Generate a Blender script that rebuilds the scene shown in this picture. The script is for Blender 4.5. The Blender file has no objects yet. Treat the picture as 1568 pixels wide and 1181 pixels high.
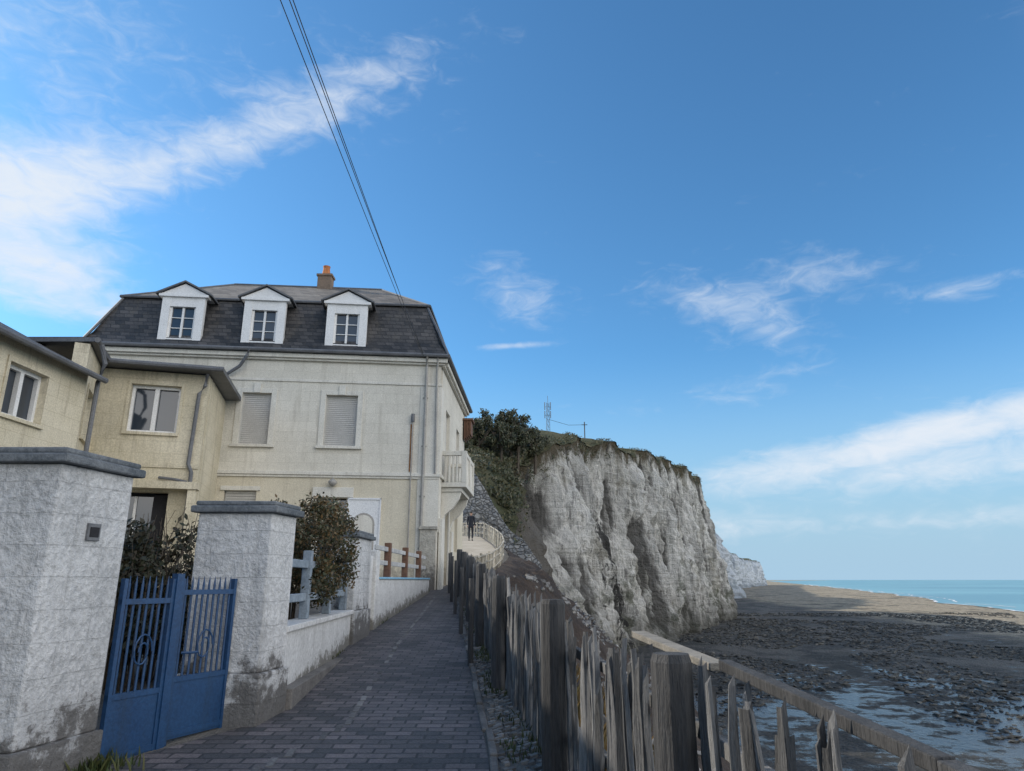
import bpy, bmesh, math, random
from mathutils import Vector, Matrix, noise
random.seed(7)
R=math.radians
scene=bpy.context.scene
scene.view_settings.view_transform='Standard'
scene.view_settings.look='None'
scene.view_settings.exposure=0

# ------------------------------------------------------------ helpers
class MB:
    def __init__(s): s.v=[];s.f=[];s.m=[]
    def add(s,vs,fs,m=0):
        b=len(s.v); s.v+= [tuple(v) for v in vs]
        for f in fs: s.f.append([i+b for i in f]); s.m.append(m)
    def box(s,fr,a0,a1,b0,b1,c0,c1,m=0):
        O,A,B=fr; Z=Vector((0,0,1)); vs=[]
        for c in (c0,c1):
            for a,b in ((a0,b0),(a1,b0),(a1,b1),(a0,b1)): vs.append(O+A*a+B*b+Z*c)
        s.add(vs,[(0,3,2,1),(4,5,6,7),(0,1,5,4),(1,2,6,5),(2,3,7,6),(3,0,4,7)],m)
    def obox(s,c,ax,ay,az,m=0):
        c=Vector(c);vs=[]
        for k in (-1,1):
            for i,j in ((-1,-1),(1,-1),(1,1),(-1,1)): vs.append(c+ax*i+ay*j+az*k)
        s.add(vs,[(0,3,2,1),(4,5,6,7),(0,1,5,4),(1,2,6,5),(2,3,7,6),(3,0,4,7)],m)
    def prism(s,fr,pts,b0,b1,m=0):
        O,A,B=fr; Z=Vector((0,0,1)); n=len(pts); vs=[]
        for b in (b0,b1):
            for a,c in pts: vs.append(O+A*a+B*b+Z*c)
        fs=[list(range(n))[::-1],list(range(n,2*n))]
        for i in range(n): fs.append([i,(i+1)%n,n+(i+1)%n,n+i])
        s.add(vs,fs,m)
    def column(s,pts,z0,z1,m=0,grow=0):
        c=Vector((sum(p[0] for p in pts)/len(pts),sum(p[1] for p in pts)/len(pts)))
        n=len(pts); vs=[]
        for z,g in ((z0,grow),(z1,grow)):
            for p in pts:
                sx=math.copysign(g,p[0]-c.x); sy=math.copysign(g,p[1]-c.y)
                vs.append((p[0]+sx,p[1]+sy,z))
        fs=[list(range(n))[::-1],list(range(n,2*n))]
        for i in range(n): fs.append([i,(i+1)%n,n+(i+1)%n,n+i])
        s.add(vs,fs,m)
    def poly(s,pts,m=0): s.add(pts,[list(range(len(pts)))],m)
    def tube(s,pts,r,n=8,m=0):
        pts=[Vector(p) for p in pts]; k=len(pts)
        rs=r if isinstance(r,(list,tuple)) else [r]*k
        vs=[];up=Vector((0,0,1))
        for i,p in enumerate(pts):
            t=(pts[min(i+1,k-1)]-pts[max(i-1,0)]).normalized()
            ref=up if abs(t.z)<.95 else Vector((1,0,0))
            x=t.cross(ref).normalized(); y=x.cross(t).normalized()
            for j in range(n):
                a=2*math.pi*j/n; vs.append(p+(x*math.cos(a)+y*math.sin(a))*rs[i])
        fs=[]
        for i in range(k-1):
            for j in range(n): fs.append([i*n+j,i*n+(j+1)%n,(i+1)*n+(j+1)%n,(i+1)*n+j])
        fs.append(list(range(n))[::-1]); fs.append(list(range((k-1)*n,k*n)))
        s.add(vs,fs,m)
    def wall(s,fr,a0,a1,c0,c1,th,ops,m=0):
        As=sorted({a0,a1}|{o[0] for o in ops}|{o[1] for o in ops}); Cs=sorted({c0,c1}|{o[2] for o in ops}|{o[3] for o in ops})
        As=[a for a in As if a0<=a<=a1]; Cs=[c for c in Cs if c0<=c<=c1]
        for i in range(len(As)-1):
            for j in range(len(Cs)-1):
                ca=(As[i]+As[i+1])/2; cc=(Cs[j]+Cs[j+1])/2
                if any(o[0]<ca<o[1] and o[2]<cc<o[3] for o in ops): continue
                s.box(fr,As[i],As[i+1],-th,0,Cs[j],Cs[j+1],m)
    def make(s,name,mats,parent=None,smooth=False,bevel=0,recalc=True):
        me=bpy.data.meshes.new(name); me.from_pydata(s.v,[],s.f)
        if not isinstance(mats,(list,tuple)): mats=[mats]
        for m in mats: me.materials.append(m)
        for p,mi in zip(me.polygons,s.m): p.material_index=mi; p.use_smooth=smooth
        me.update()
        if recalc:
            bm=bmesh.new(); bm.from_mesh(me); bmesh.ops.recalc_face_normals(bm,faces=bm.faces); bm.to_mesh(me); bm.free()
        ob=bpy.data.objects.new(name,me); scene.collection.objects.link(ob)
        if parent: ob.parent=parent; ob.matrix_parent_inverse=Matrix.Translation(-parent.location)
        if bevel:
            b=ob.modifiers.new('b','BEVEL'); b.width=bevel; b.segments=2; b.limit_method='ANGLE'
        return ob
def empty(name,loc):
    e=bpy.data.objects.new(name,None); e.location=loc; e.empty_display_size=.3; scene.collection.objects.link(e); return e
def frame(ox,oy,ax,ay,flip=False):
    A=Vector((ax,ay,0)).normalized(); B=Vector((A.y,-A.x,0))
    if flip: B=-B
    return (Vector((ox,oy,0)),A,B)
WF=(Vector((0,0,0)),Vector((1,0,0)),Vector((0,1,0)))
def interp(tab,y):
    if y<=tab[0][0]: return tab[0][1]
    for (a,b),(c,d) in zip(tab,tab[1:]):
        if y<=c: return b+(d-b)*(y-a)/(c-a)
    return tab[-1][1]
def sst(t): t=max(0,min(1,t)); return t*t*(3-2*t)

class NT:
    def __init__(s,nt): s.nt=nt
    def n(s,t,**k):
        x=s.nt.nodes.new(t)
        for a,b in k.items(): setattr(x,a,b)
        return x
    def put(s,sock,v):
        if isinstance(v,bpy.types.NodeSocket): s.nt.links.new(v,sock)
        elif v is not None: sock.default_value=v
    def math(s,op,a,b=None,c=None,clamp=False):
        x=s.n('ShaderNodeMath',operation=op,use_clamp=clamp); s.put(x.inputs[0],a)
        if b is not None: s.put(x.inputs[1],b)
        if c is not None: s.put(x.inputs[2],c)
        return x.outputs[0]
    def mix(s,f,a,b,bt='MIX'):
        x=s.n('ShaderNodeMix',data_type='RGBA',blend_type=bt); x.clamp_factor=True
        s.put(x.inputs[0],f)
        s.put(x.inputs[6],a if isinstance(a,bpy.types.NodeSocket) else (*a,1)); s.put(x.inputs[7],b if isinstance(b,bpy.types.NodeSocket) else (*b,1))
        return x.outputs[2]
    def noise(s,vec,scale,detail=6,rough=.6,dist=0,d4=None):
        x=s.n('ShaderNodeTexNoise'); s.put(x.inputs['Vector'],vec); x.inputs['Scale'].default_value=scale
        x.inputs['Detail'].default_value=detail; x.inputs['Roughness'].default_value=rough; x.inputs['Distortion'].default_value=dist
        return x.outputs['Fac']
    def ramp(s,v,a,b,lo=0.,hi=1.,sm=True):
        x=s.n('ShaderNodeMapRange'); x.interpolation_type='SMOOTHSTEP' if sm else 'LINEAR'
        s.put(x.inputs[0],v)
        for i,q in ((1,a),(2,b),(3,lo),(4,hi)): x.inputs[i].default_value=q
        return x.outputs[0]
    def scalev(s,vec,sc,rot=(0,0,0)):
        x=s.n('ShaderNodeMapping'); s.put(x.inputs[0],vec); x.inputs['Scale'].default_value=sc; x.inputs['Rotation'].default_value=rot
        return x.outputs[0]

def newmat(name):
    m=bpy.data.materials.new(name); m.use_nodes=True; nt=m.node_tree; b=nt.nodes['Principled BSDF']
    t=NT(nt); g=t.n('ShaderNodeNewGeometry'); return m,t,b,g.outputs['Position'],g
def bumpit(t,b,h,strength,dist=.02):
    x=t.n('ShaderNodeBump'); x.inputs['Strength'].default_value=strength; x.inputs['Distance'].default_value=dist
    t.put(x.inputs['Height'],h); t.nt.links.new(x.outputs[0],b.inputs['Normal'])
def mat(name,c1,c2,scale=2.,rough=.85,bump=.4,fine=30.,dist=.01,streak=0,streakc=(.1,.09,.08),brick=None,metal=0,low=None,rnd=0,stretch=(1,1,1),lo=.35,hi=.65,lump=0):
    m,t,b,P,g=newmat(name)
    PV=t.scalev(P,stretch) if stretch!=(1,1,1) else P
    n1=t.noise(PV,scale,6,.65); n2=t.noise(PV,fine,4,.7)
    col=t.mix(t.ramp(n1,lo,hi),c1,c2)
    col=t.mix(.35,col,t.mix(t.ramp(n2,.3,.7),tuple(q*.55 for q in c1),tuple(min(1,q*1.35) for q in c2)))
    h=n2
    if lump: h=t.math('ADD',n2,t.math('MULTIPLY',t.noise(P,fine*.2,5,.6),lump))
    if brick:
        sx=t.n('ShaderNodeSeparateXYZ'); t.put(sx.inputs[0],P); cx=t.n('ShaderNodeCombineXYZ')
        if brick.get('flat'):
            t.put(cx.inputs[0],sx.outputs[0]); t.put(cx.inputs[1],sx.outputs[1])
        else:
            t.put(cx.inputs[0],t.math('ADD',sx.outputs[0],sx.outputs[1])); t.put(cx.inputs[1],sx.outputs[2])
        wob=t.n('ShaderNodeVectorMath',operation='ADD'); t.put(wob.inputs[0],cx.outputs[0])
        nn=t.n('ShaderNodeTexNoise'); t.put(nn.inputs['Vector'],P); nn.inputs['Scale'].default_value=4
        w2=t.n('ShaderNodeVectorMath',operation='SCALE'); t.put(w2.inputs[0],nn.outputs['Color']); w2.inputs['Scale'].default_value=brick.get('wob',.01)
        t.put(wob.inputs[1],w2.outputs[0])
        br=t.n('ShaderNodeTexBrick'); t.put(br.inputs['Vector'],wob.outputs[0])
        br.inputs['Scale'].default_value=1; br.inputs['Brick Width'].default_value=brick['w']; br.inputs['Row Height'].default_value=brick['h']
        br.inputs['Mortar Size'].default_value=brick['m']; br.inputs['Mortar Smooth'].default_value=.3
        v=brick.get('var',.3); tn=brick.get('tint',(1,1,1))
        br.inputs['Color1'].default_value=(1-v,1-v,1-v,1); br.inputs['Color2'].default_value=tuple((1+v*.4)*q for q in tn)+(1,); br.inputs['Mortar'].default_value=(*brick['mc'],1)
        br.inputs['Bias'].default_value=0
        col=t.mix(1,col,br.outputs['Color'],'MULTIPLY')
        h=t.math('SUBTRACT',t.math('MULTIPLY',h,brick.get('nh',.4)),t.math('MULTIPLY',br.outputs['Fac'],brick.get('mh',1.)))
    if streak:
        sv=t.scalev(P,(5,5,.35)); s1=t.noise(sv,1,6,.7)
        col=t.mix(t.math('MULTIPLY',t.ramp(s1,.5,.75),streak),col,streakc)
    if low:
        sz=t.n('ShaderNodeSeparateXYZ'); t.put(sz.inputs[0],P)
        zz=t.math('SUBTRACT',sz.outputs[2],t.math('MULTIPLY',sz.outputs[1],.0675))
        f=t.math('ADD',t.ramp(zz,low[0],0,0,.55,False),t.math('SUBTRACT',t.noise(P,6,7,.75),.5))
        col=t.mix(t.ramp(f,.28,.42,0,low[2] if len(low)>2 else .85),col,low[1])
    if rnd:
        rr=g.outputs['Random Per Island']
        col=t.mix(1,col,t.mix(rr,(1-rnd,)*3,(1+rnd,)*3),'MULTIPLY')
    t.put(b.inputs['Base Color'],col); b.inputs['Roughness'].default_value=rough; b.inputs['Metallic'].default_value=metal
    if bump: bumpit(t,b,h,bump,dist)
    return m
def leafmat(name,cols,trans=.3):
    m,t,b,P,g=newmat(name)
    cr=t.n('ShaderNodeValToRGB'); t.put(cr.inputs[0],g.outputs['Random Per Island'])
    e=cr.color_ramp.elements; e[0].color=(*cols[0],1); e[1].color=(*cols[-1],1); e[1].position=.95
    for i,c in enumerate(cols[1:-1]):
        q=e.new((i+1)/(len(cols)-1)*.95); q.color=(*c,1)
    n=t.noise(P,1.5,3)
    t.put(b.inputs['Base Color'],t.mix(t.ramp(n,.35,.65,0,.6),cr.outputs[0],tuple(q*.4 for q in cols[0]))); b.inputs['Roughness'].default_value=.6
    return m

# ------------------------------------------------------------ camera
cam=bpy.data.cameras.new('camera'); co=bpy.data.objects.new('camera',cam); scene.collection.objects.link(co)
co.location=(0,0,1.65); co.rotation_euler=(R(90+15.8),0,0); cam.lens=24.15; cam.sensor_width=36; cam.clip_end=90000; cam.clip_start=.05
scene.camera=co

# ------------------------------------------------------------ world + sun
SAZ,SEL=-74,28
w=bpy.data.worlds.new('World'); scene.world=w; w.use_nodes=True; nt=w.node_tree; t=NT(nt); bg=nt.nodes['Background']
sky=t.n('ShaderNodeTexSky'); sky.sky_type='NISHITA'; sky.sun_disc=False; sky.sun_elevation=R(SEL); sky.sun_rotation=R(360+SAZ)
sky.air_density=1.; sky.dust_density=.6; sky.ozone_density=2.5; sky.altitude=20
STR=.12
skyc=t.mix(1,sky.outputs[0],(.76,1.34,1.62),'MULTIPLY')
tc=t.n('ShaderNodeTexCoord'); D=tc.outputs['Generated']
sp=t.n('ShaderNodeSeparateXYZ'); t.put(sp.inputs[0],D)
az=t.math('MULTIPLY',t.math('ARCTAN2',sp.outputs[0],sp.outputs[1]),57.2958)
el=t.math('MULTIPLY',t.math('ARCSINE',sp.outputs[2]),57.2958)
skyc=t.mix(t.ramp(el,19,0,0,1),skyc,tuple(q/STR for q in (.40,.60,.77)))
def blob(a,e,ra,re,rot,amp):
    dx=t.math('SUBTRACT',az,a); dy=t.math('SUBTRACT',el,e); c,s=math.cos(R(rot)),math.sin(R(rot))
    u=t.math('ADD',t.math('MULTIPLY',dx,c/ra),t.math('MULTIPLY',dy,s/ra)); v=t.math('ADD',t.math('MULTIPLY',dx,-s/re),t.math('MULTIPLY',dy,c/re))
    q=t.math('ADD',t.math('MULTIPLY',u,u),t.math('MULTIPLY',v,v))
    return t.math('MULTIPLY',t.math('POWER',2.71828,t.math('MULTIPLY',q,-1)),amp)
blobs=[(-40,25.5,8,4.0,20,1.0),(-36,20.5,6,2.6,10,.85),(-26,32,10,2.3,28,.66),(-38,36,11,4.0,20,.44),(-14,39,12,4,20,.44),(-30,18.6,5,.9,0,.55),
 (0.5,23.5,5,3.0,-30,.48),(19,20.5,8,2.8,-22,.50),(26,23,6,2.8,-10,.46),(36,20,5,.8,0,.5),(0,19.1,3.4,.3,3,.66),
 (24,8.8,13,1.4,9,.70),(40,11.3,15,1.8,8,.78),(35,7.5,17,1.3,5,.68),(17,14.5,9,1.5,10,.32),(15,4,18,1.1,0,.50),(45,4.3,14,.9,0,.52)]
ms=None
for q in blobs:
    bb=blob(*q); ms=bb if ms is None else t.math('ADD',ms,bb)
cb=t.n('ShaderNodeCombineXYZ'); t.put(cb.inputs[0],az); t.put(cb.inputs[1],el)
nv=t.scalev(cb.outputs[0],(.085,.24,1),(0,0,R(-24)))
n1=t.noise(nv,1.0,7,.55,.5)
nv2=t.scalev(cb.outputs[0],(.36,.85,1),(0,0,R(-30))); n2=t.noise(nv2,1.0,6,.6,.8)
nn=t.math('ADD',t.math('MULTIPLY',n1,.48),t.math('MULTIPLY',n2,.52))
dens=t.ramp(t.math('ADD',nn,t.math('MULTIPLY',t.math('MINIMUM',ms,1.),.58)),.60,1.22,0,.95)
nb=t.noise(D,2.2,6,.6)
fillcloud=t.ramp(t.math('SUBTRACT',t.math('MULTIPLY',sp.outputs[0],.95),t.math('MULTIPLY',sp.outputs[1],.5)),.2,.65)  # unseen bright clouds seaward and behind camera, added as fill for shaded walls
bd=t.math('MULTIPLY',t.ramp(nb,.36,.56),fillcloud)
bd=t.math('MULTIPLY',bd,t.ramp(sp.outputs[2],.0,.12))
c1=t.mix(dens,skyc,tuple(q/STR for q in (.80,.86,.94)))
c2=t.mix(bd,c1,tuple(q/STR for q in (2.5,2.45,2.4)))
t.put(bg.inputs[0],c2); bg.inputs[1].default_value=STR
sv=Vector((math.sin(R(SAZ))*math.cos(R(SEL)),math.cos(R(SAZ))*math.cos(R(SEL)),math.sin(R(SEL))))
sl=bpy.data.lights.new('sun','SUN'); sl.energy=5.0; sl.angle=R(.5); sl.color=(1,.90,.76); so=bpy.data.objects.new('sun',sl); scene.collection.objects.link(so)
so.rotation_euler=sv.to_track_quat('Z','Y').to_euler(); so.location=(-40,10,40)

# ------------------------------------------------------------ terrain functions
PZ=[(-60,-.675),(-10,-.675),(0,0),(20,1.35),(24,1.52),(28,1.8),(34,2.6),(40,3.55),(45,4.3),(55,5.0)]
pz=lambda y:interp(PZ,y)
FX=[(-60,2.5),(0,1.0),(1,.9),(2,.82),(3,.70),(5,.33),(8,-.10),(20,-1.5),(24,-1.25),(28,-.85),(31,-.55),(34,-.45),(37,-.6),(40,-1.0),(45,-1.9),(50,-3.9),(54,-6.5)]
fx=lambda y:interp(FX,y)
LX=[(-60,-3.4),(4.6,-3.3),(5.4,-2.95),(6.5,-2.27),(10.8,-2.4),(20.3,-2.3),(27,-1.99),(29,-2.6),(34,-2.9),(40,-3.9),(45,-5.0),(50,-7.5),(54,-10)]
RX=[(-60,.5),(5.35,-.15),(20,-1.62),(24,-1.4),(28,-1.0),(31,-.7),(34,-.6),(37,-.75),(40,-1.15),(45,-2.05),(50,-4.1),(54,-6.7)]
M_soil=mat('soil_gravel',(.085,.08,.072),(.17,.16,.145),3,.95,.9,40,.025,lump=1.5)
M_bank=mat('bank_soil',(.026,.019,.015),(.075,.052,.038),.8,.95,1,9,.12,lump=2)
M_grass=mat('hill_grass',(.03,.042,.014),(.085,.075,.033),.35,.95,1,3,.3)
M_path=mat('path_pavers',(.078,.080,.086),(.155,.155,.162),1.0,.62,1,50,.016,brick=dict(w=.23,h=.115,m=.011,mc=(.38,.38,.38),var=.48,tint=(1.14,1.0,.96),flat=True,wob=.035,nh=.8),lump=1.)

ys=[-60,-40,-20,-10]+[i*.5 for i in range(-19,109)]
mb=MB(); offs=[-.35,.0,.5,1,2,3,5,8,12,20,50,300]; vs=[]
for y in ys:
    for o in offs:
        vs.append((fx(y)-o,y,pz(y)+(0 if o<25 else .02*o)))
n=len(offs); fs=[(i*n+j,i*n+j+1,(i+1)*n+j+1,(i+1)*n+j) for i in range(len(ys)-1) for j in range(n-1)]
mb.add(vs,fs); mb.make('ground',M_soil)
def pathmesh(name,yy,m):
    mb=MB(); vs=[]
    for y in yy:
        l,r=interp(LX,y),interp(RX,y)
        for k in range(5): vs.append((l+(r-l)*k/4,y,pz(y)+.006))
    mb.add(vs,[(i*5+j,i*5+j+1,(i+1)*5+j+1,(i+1)*5+j) for i in range(len(yy)-1) for j in range(4)]); mb.make(name,m)
pathmesh('paved_path',[y for y in ys if y<=24],M_path)
pathmesh('sunlit_far_path',[y for y in ys if y>=24],mat('sunlit_path_tone',(.30,.26,.20),(.42,.37,.30),.8,.9,.4,20,.01))  # far stretch of path, sunlight put into its paler sandy colour
mb=MB(); y=-2
M_sett=mat('pale_sett',(.10,.10,.10),(.19,.185,.18),5,.85,.6,50,.01,rnd=.4)
while y<19:
    l,r=interp(LX,y),interp(RX,y); x=l+(r-l)*.42
    if random.random()<.85:
        c=Vector((x+random.gauss(0,.004),y,pz(y)+.0075)); mb.obox(c,Vector((.026,0,0)),Vector((-.01,.095,.0064)),Vector((0,0,.003)))
    y+=.215
mb.make('drain_course',M_sett)
M_kerb=mat('kerb_stone',(.09,.085,.08),(.17,.16,.15),4,.9,.8,40,.015,rnd=.3)
mb=MB(); y=1.0
while y<26:
    L=.3+random.random()*.25; a=Vector((interp(RX,y),y,pz(y))); b=Vector((interp(RX,y+L-.03),y+L-.03,pz(y+L))); d=(b-a); m_=(a+b)/2
    x=Vector((d.y,-d.x,0)).normalized(); mb.obox(m_+x*(.03+random.gauss(0,.012))+Vector((0,0,-.01+random.random()*.02)),d/2,x*.03,Vector((0,0,.03))); y+=L
mb.make('path_kerb',M_kerb,bevel=.012)

def bankpt(y,d):
    e=fx(y)+.33
    b=1.25*math.exp(-((y-29)/6)**2)*math.exp(-((d-1.5)/1.3)**2)
    z=pz(y)+b-.84*max(0,d-.0)
    z+=.5*noise.fractal(Vector((d*.7,y*.4,1)),.9,2,6)*min(1,d)
    x=e+d+.5*noise.fractal(Vector((z*.3,y*.2,7)),1,2,4)*min(1,d*.5)
    return (x,y,max(z,-8.6))
by=[-60,-40,-20,-10,-5,-2]+[i*.25 for i in range(0,234)]
bd_=[0,.2,.4,.7,1,1.3,1.6,2,2.4,2.8,3.3,4,4.7,5.5,6.4,7.5,9,10.5,12,14,16.5]
mb=MB(); vs=[bankpt(y,d) for y in by for d in bd_]; n=len(bd_)
mb.add(vs,[(i*n+j,(i+1)*n+j,(i+1)*n+j+1,i*n+j+1) for i in range(len(by)-1) for j in range(n-1)])
mb.make('bank_slope',M_bank,smooth=True,recalc=False)
# loose stones on the bank
mb=MB()
for i in range(2600):
    y=8+random.random()*46; d=.8+random.random()*6; q=Vector(bankpt(y,d)); s=random.uniform(.03,.13)
    if noise.noise(Vector((y*.25,d*.5,4)))<-.05: continue
    a=random.random()*3; u=Vector((math.cos(a),math.sin(a),random.uniform(-.3,.3))); v=u.orthogonal().normalized(); w_=u.cross(v)
    mb.obox(q,u*s,v*s*.7,w_*s*.5)
mb.make('scree_stones',mat('scree',(.10,.095,.09),(.26,.25,.235),4,.9,.6,20,.02,rnd=.5),bevel=.01)

# ------------------------------------------------------------ cliff
def cliffmat(name,haze=0):
    m,t,b,P,g=newmat(name)
    at=t.n('ShaderNodeAttribute'); at.attribute_name='tt'; T=at.outputs['Fac']
    ac=t.n('ShaderNodeAttribute'); ac.attribute_name='cav'; CV=ac.outputs['Fac']
    sv=t.scalev(P,(1,1,.11)); v1=t.noise(sv,.30,9,.7); v2=t.noise(sv,1.3,8,.75); n3=t.noise(P,.12,6,.6)
    col=t.mix(t.ramp(v1,.42,.62),(.84,.82,.77),(.50,.485,.45))
    col=t.mix(t.ramp(v2,.50,.64,0,.8),col,(.22,.21,.195))
    hz=t.scalev(P,(.03,.03,1)); hn=t.noise(hz,1.1,6,.75); col=t.mix(t.ramp(hn,.57,.68,0,.3),col,(.3,.28,.25))
    col=t.mix(t.ramp(n3,.52,.64,0,.45),col,(.33,.30,.22))
    gr=t.noise(P,.25,8,.72); col=t.mix(t.math('MULTIPLY',t.ramp(gr,.50,.60,0,.85),t.ramp(T,.35,.85)),col,(.12,.13,.085))
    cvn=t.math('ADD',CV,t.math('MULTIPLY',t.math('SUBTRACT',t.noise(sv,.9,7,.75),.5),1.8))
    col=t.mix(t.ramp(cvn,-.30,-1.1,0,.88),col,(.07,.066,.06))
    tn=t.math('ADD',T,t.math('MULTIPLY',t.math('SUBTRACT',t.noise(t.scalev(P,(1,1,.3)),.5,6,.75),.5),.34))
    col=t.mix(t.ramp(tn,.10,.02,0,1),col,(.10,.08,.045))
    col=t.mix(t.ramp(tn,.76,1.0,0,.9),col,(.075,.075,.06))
    if not haze:
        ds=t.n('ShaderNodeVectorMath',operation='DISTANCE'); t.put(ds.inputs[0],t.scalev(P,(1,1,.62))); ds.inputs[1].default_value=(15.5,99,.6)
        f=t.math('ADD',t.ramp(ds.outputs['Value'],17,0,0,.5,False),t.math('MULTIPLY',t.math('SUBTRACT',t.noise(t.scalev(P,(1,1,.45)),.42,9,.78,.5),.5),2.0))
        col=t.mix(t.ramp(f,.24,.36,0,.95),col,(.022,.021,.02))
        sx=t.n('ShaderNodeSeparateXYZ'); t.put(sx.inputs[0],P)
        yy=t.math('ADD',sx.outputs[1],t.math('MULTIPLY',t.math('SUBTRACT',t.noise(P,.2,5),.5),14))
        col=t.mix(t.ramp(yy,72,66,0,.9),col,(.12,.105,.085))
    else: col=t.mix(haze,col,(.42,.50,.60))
    t.put(b.inputs['Base Color'],col); b.inputs['Roughness'].default_value=.95
    bumpit(t,b,t.math('ADD',v2,t.math('ADD',t.math('MULTIPLY',hn,.5),t.math('MULTIPLY',t.noise(P,2.5,6,.75),.5))),1,1.1)
    return m
def resample(pts,ds):
    out=[];
    for a,b in zip(pts,pts[1:]):
        a,b=Vector(a),Vector(b); n=max(1,int((b-a).length/ds))
        for i in range(n): out.append(a.lerp(b,i/n))
    out.append(Vector(pts[-1]))
    for _ in range(4): out=[out[0]]+[(out[i-1]+out[i]*2+out[i+1])/4 for i in range(1,len(out)-1)]+[out[-1]]
    return out
def cliff(name,pts,ds,nj,off,m,amp,landcols,landname,mland):
    S=resample(pts,ds); vs=[]; tt=[]; tops=[]; cv=[]
    for i,p in enumerate(S):
        tg=(S[min(i+3,len(S)-1)]-S[max(i-3,0)]); o=Vector((tg.y,-tg.x,0)).normalized()
        zt=p.z+1.5*noise.fractal(Vector((p.x*.08,p.y*.08,3)),.9,2,6)*amp
        for j in range(nj+1):
            k=j/nj; q=p+o*(off*(k**1.3)); q.z=zt+( -8.6-zt)*k
            wx=1.5*noise.noise(Vector((q.x*.1,q.z*.08,2)))
            fl=noise.fractal(Vector((q.x*.06+wx*.1,q.y*.06,q.z*.010)),1,2,3)*3.4
            rg=(.5-abs(noise.noise(Vector((q.x*.17+wx*.3,q.y*.17,q.z*.03+9)))*1.6))*2.5
            r2=(.4-abs(noise.noise(Vector((q.x*.5+wx*.3,q.y*.5,q.z*.07+19)))*1.6))*1.1
            fd=noise.fractal(Vector((q.x*.5,q.y*.5,q.z*.22)),.7,2,5)*.9
            st=noise.noise(Vector((q.x*.02,q.y*.02,q.z*.9)))*.3
            q+=o*((fl+rg+r2+fd+st-.6)*amp*(.35+.65*min(1,k*6)))
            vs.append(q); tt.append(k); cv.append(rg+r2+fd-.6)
            if j==0: tops.append((q.copy(),o))
    n=nj+1; mb=MB(); mb.add(vs,[(i*n+j,i*n+j+1,(i+1)*n+j+1,(i+1)*n+j) for i in range(len(S)-1) for j in range(nj)])
    ob=mb.make(name,m,smooth=False,recalc=False); a=ob.data.attributes.new('tt','FLOAT','POINT')
    a.data.foreach_set('value',tt); a=ob.data.attributes.new('cav','FLOAT','POINT'); a.data.foreach_set('value',cv)
    mb=MB(); vs=[]
    for q,o in tops:
        for d in landcols:
            if d==0: vs.append(q+o*.25+Vector((0,0,.02))); continue
            r=interp([(54,5.2),(60,4.2),(70,2.6),(85,1.2),(105,.5),(200,.5)],q.y)
            z=q.z+r*sst(d/4.5)+.02*min(60,max(0,d-4.5))*(1 if q.y<90 else -.5)+.35*noise.fractal(Vector((q.x-d,q.y,0))*.25,1,2,4)
            vs.append(Vector((q.x-d,q.y,z)))
    n=len(landcols); mb.add(vs,[(i*n+j,(i+1)*n+j,(i+1)*n+j+1,i*n+j+1) for i in range(len(tops)-1) for j in range(n-1)])
    mb.make(landname,mland,smooth=True,recalc=False)
    return tops
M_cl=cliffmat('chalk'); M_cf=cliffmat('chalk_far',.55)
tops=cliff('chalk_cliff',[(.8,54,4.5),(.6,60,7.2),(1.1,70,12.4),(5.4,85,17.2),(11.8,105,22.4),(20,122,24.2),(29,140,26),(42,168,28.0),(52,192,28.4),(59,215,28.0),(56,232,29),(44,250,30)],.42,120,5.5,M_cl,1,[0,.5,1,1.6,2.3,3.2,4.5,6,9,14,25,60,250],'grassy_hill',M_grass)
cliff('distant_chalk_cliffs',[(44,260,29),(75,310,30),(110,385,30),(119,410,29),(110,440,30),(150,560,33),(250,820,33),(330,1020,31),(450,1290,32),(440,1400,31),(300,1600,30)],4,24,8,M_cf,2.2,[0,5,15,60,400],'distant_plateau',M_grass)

def leafcloud(mb,c,r,n,size,m=0,shell=.45,flat=1.):
    c=Vector(c)
    for _ in range(n):
        d=Vector((random.gauss(0,1),random.gauss(0,1),random.gauss(0,1))).normalized()
        k=shell+(1-shell)*random.random()
        k*=.82+.35*noise.noise(d*2.2+c)
        p=c+Vector((d.x*r[0],d.y*r[1],d.z*r[2]))*k
        a=Vector((random.gauss(0,1),random.gauss(0,1),random.gauss(0,1)*flat)).normalized(); b=a.orthogonal().normalized()
        s=size*(.5+random.random()); 
        mb.add([p-a*s,p+b*s*.5,p+a*s,p-b*s*.5],[(0,1,2,3)],m)
M_leafd=leafmat('tree_foliage',[(.018,.028,.010),(.035,.048,.016),(.06,.062,.022),(.08,.068,.03)])
M_leafg=leafmat('clifftop_foliage',[(.03,.04,.012),(.06,.065,.022),(.12,.095,.04)])
M_bark=mat('bark',(.05,.04,.03),(.1,.08,.06),5,.9,.8,30,.02)
mb=MB()
for i in range(0,len(tops),2):
    q,o=tops[i]
    if q.y>225: break
    if random.random()<.85:
        leafcloud(mb,q+Vector((-random.random()*1.5,0,.25+(.5 if 60<q.y<85 else 0))),(1.0,.8,.35+.55*random.random()**2),26,.16)
        if random.random()<.5: leafcloud(mb,q+o*.5+Vector((0,0,-.6-random.random()*2)),(.5,.8,.9),26,.15)
for i in range(230):
    y=55+random.random()*27; j=min(range(len(tops)),key=lambda k:abs(tops[k][0].y-y)); q=tops[j][0]; d=random.random()*9
    r_=interp([(54,5.2),(60,4.2),(70,2.6),(85,1.2)],y); leafcloud(mb,(q.x-d,y,q.z+r_*sst(d/4.5)+.25),(1.1,1.1,.6),44,.17)
mb.make('clifftop_vegetation',M_leafg,recalc=False)
mb=MB()
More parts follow.
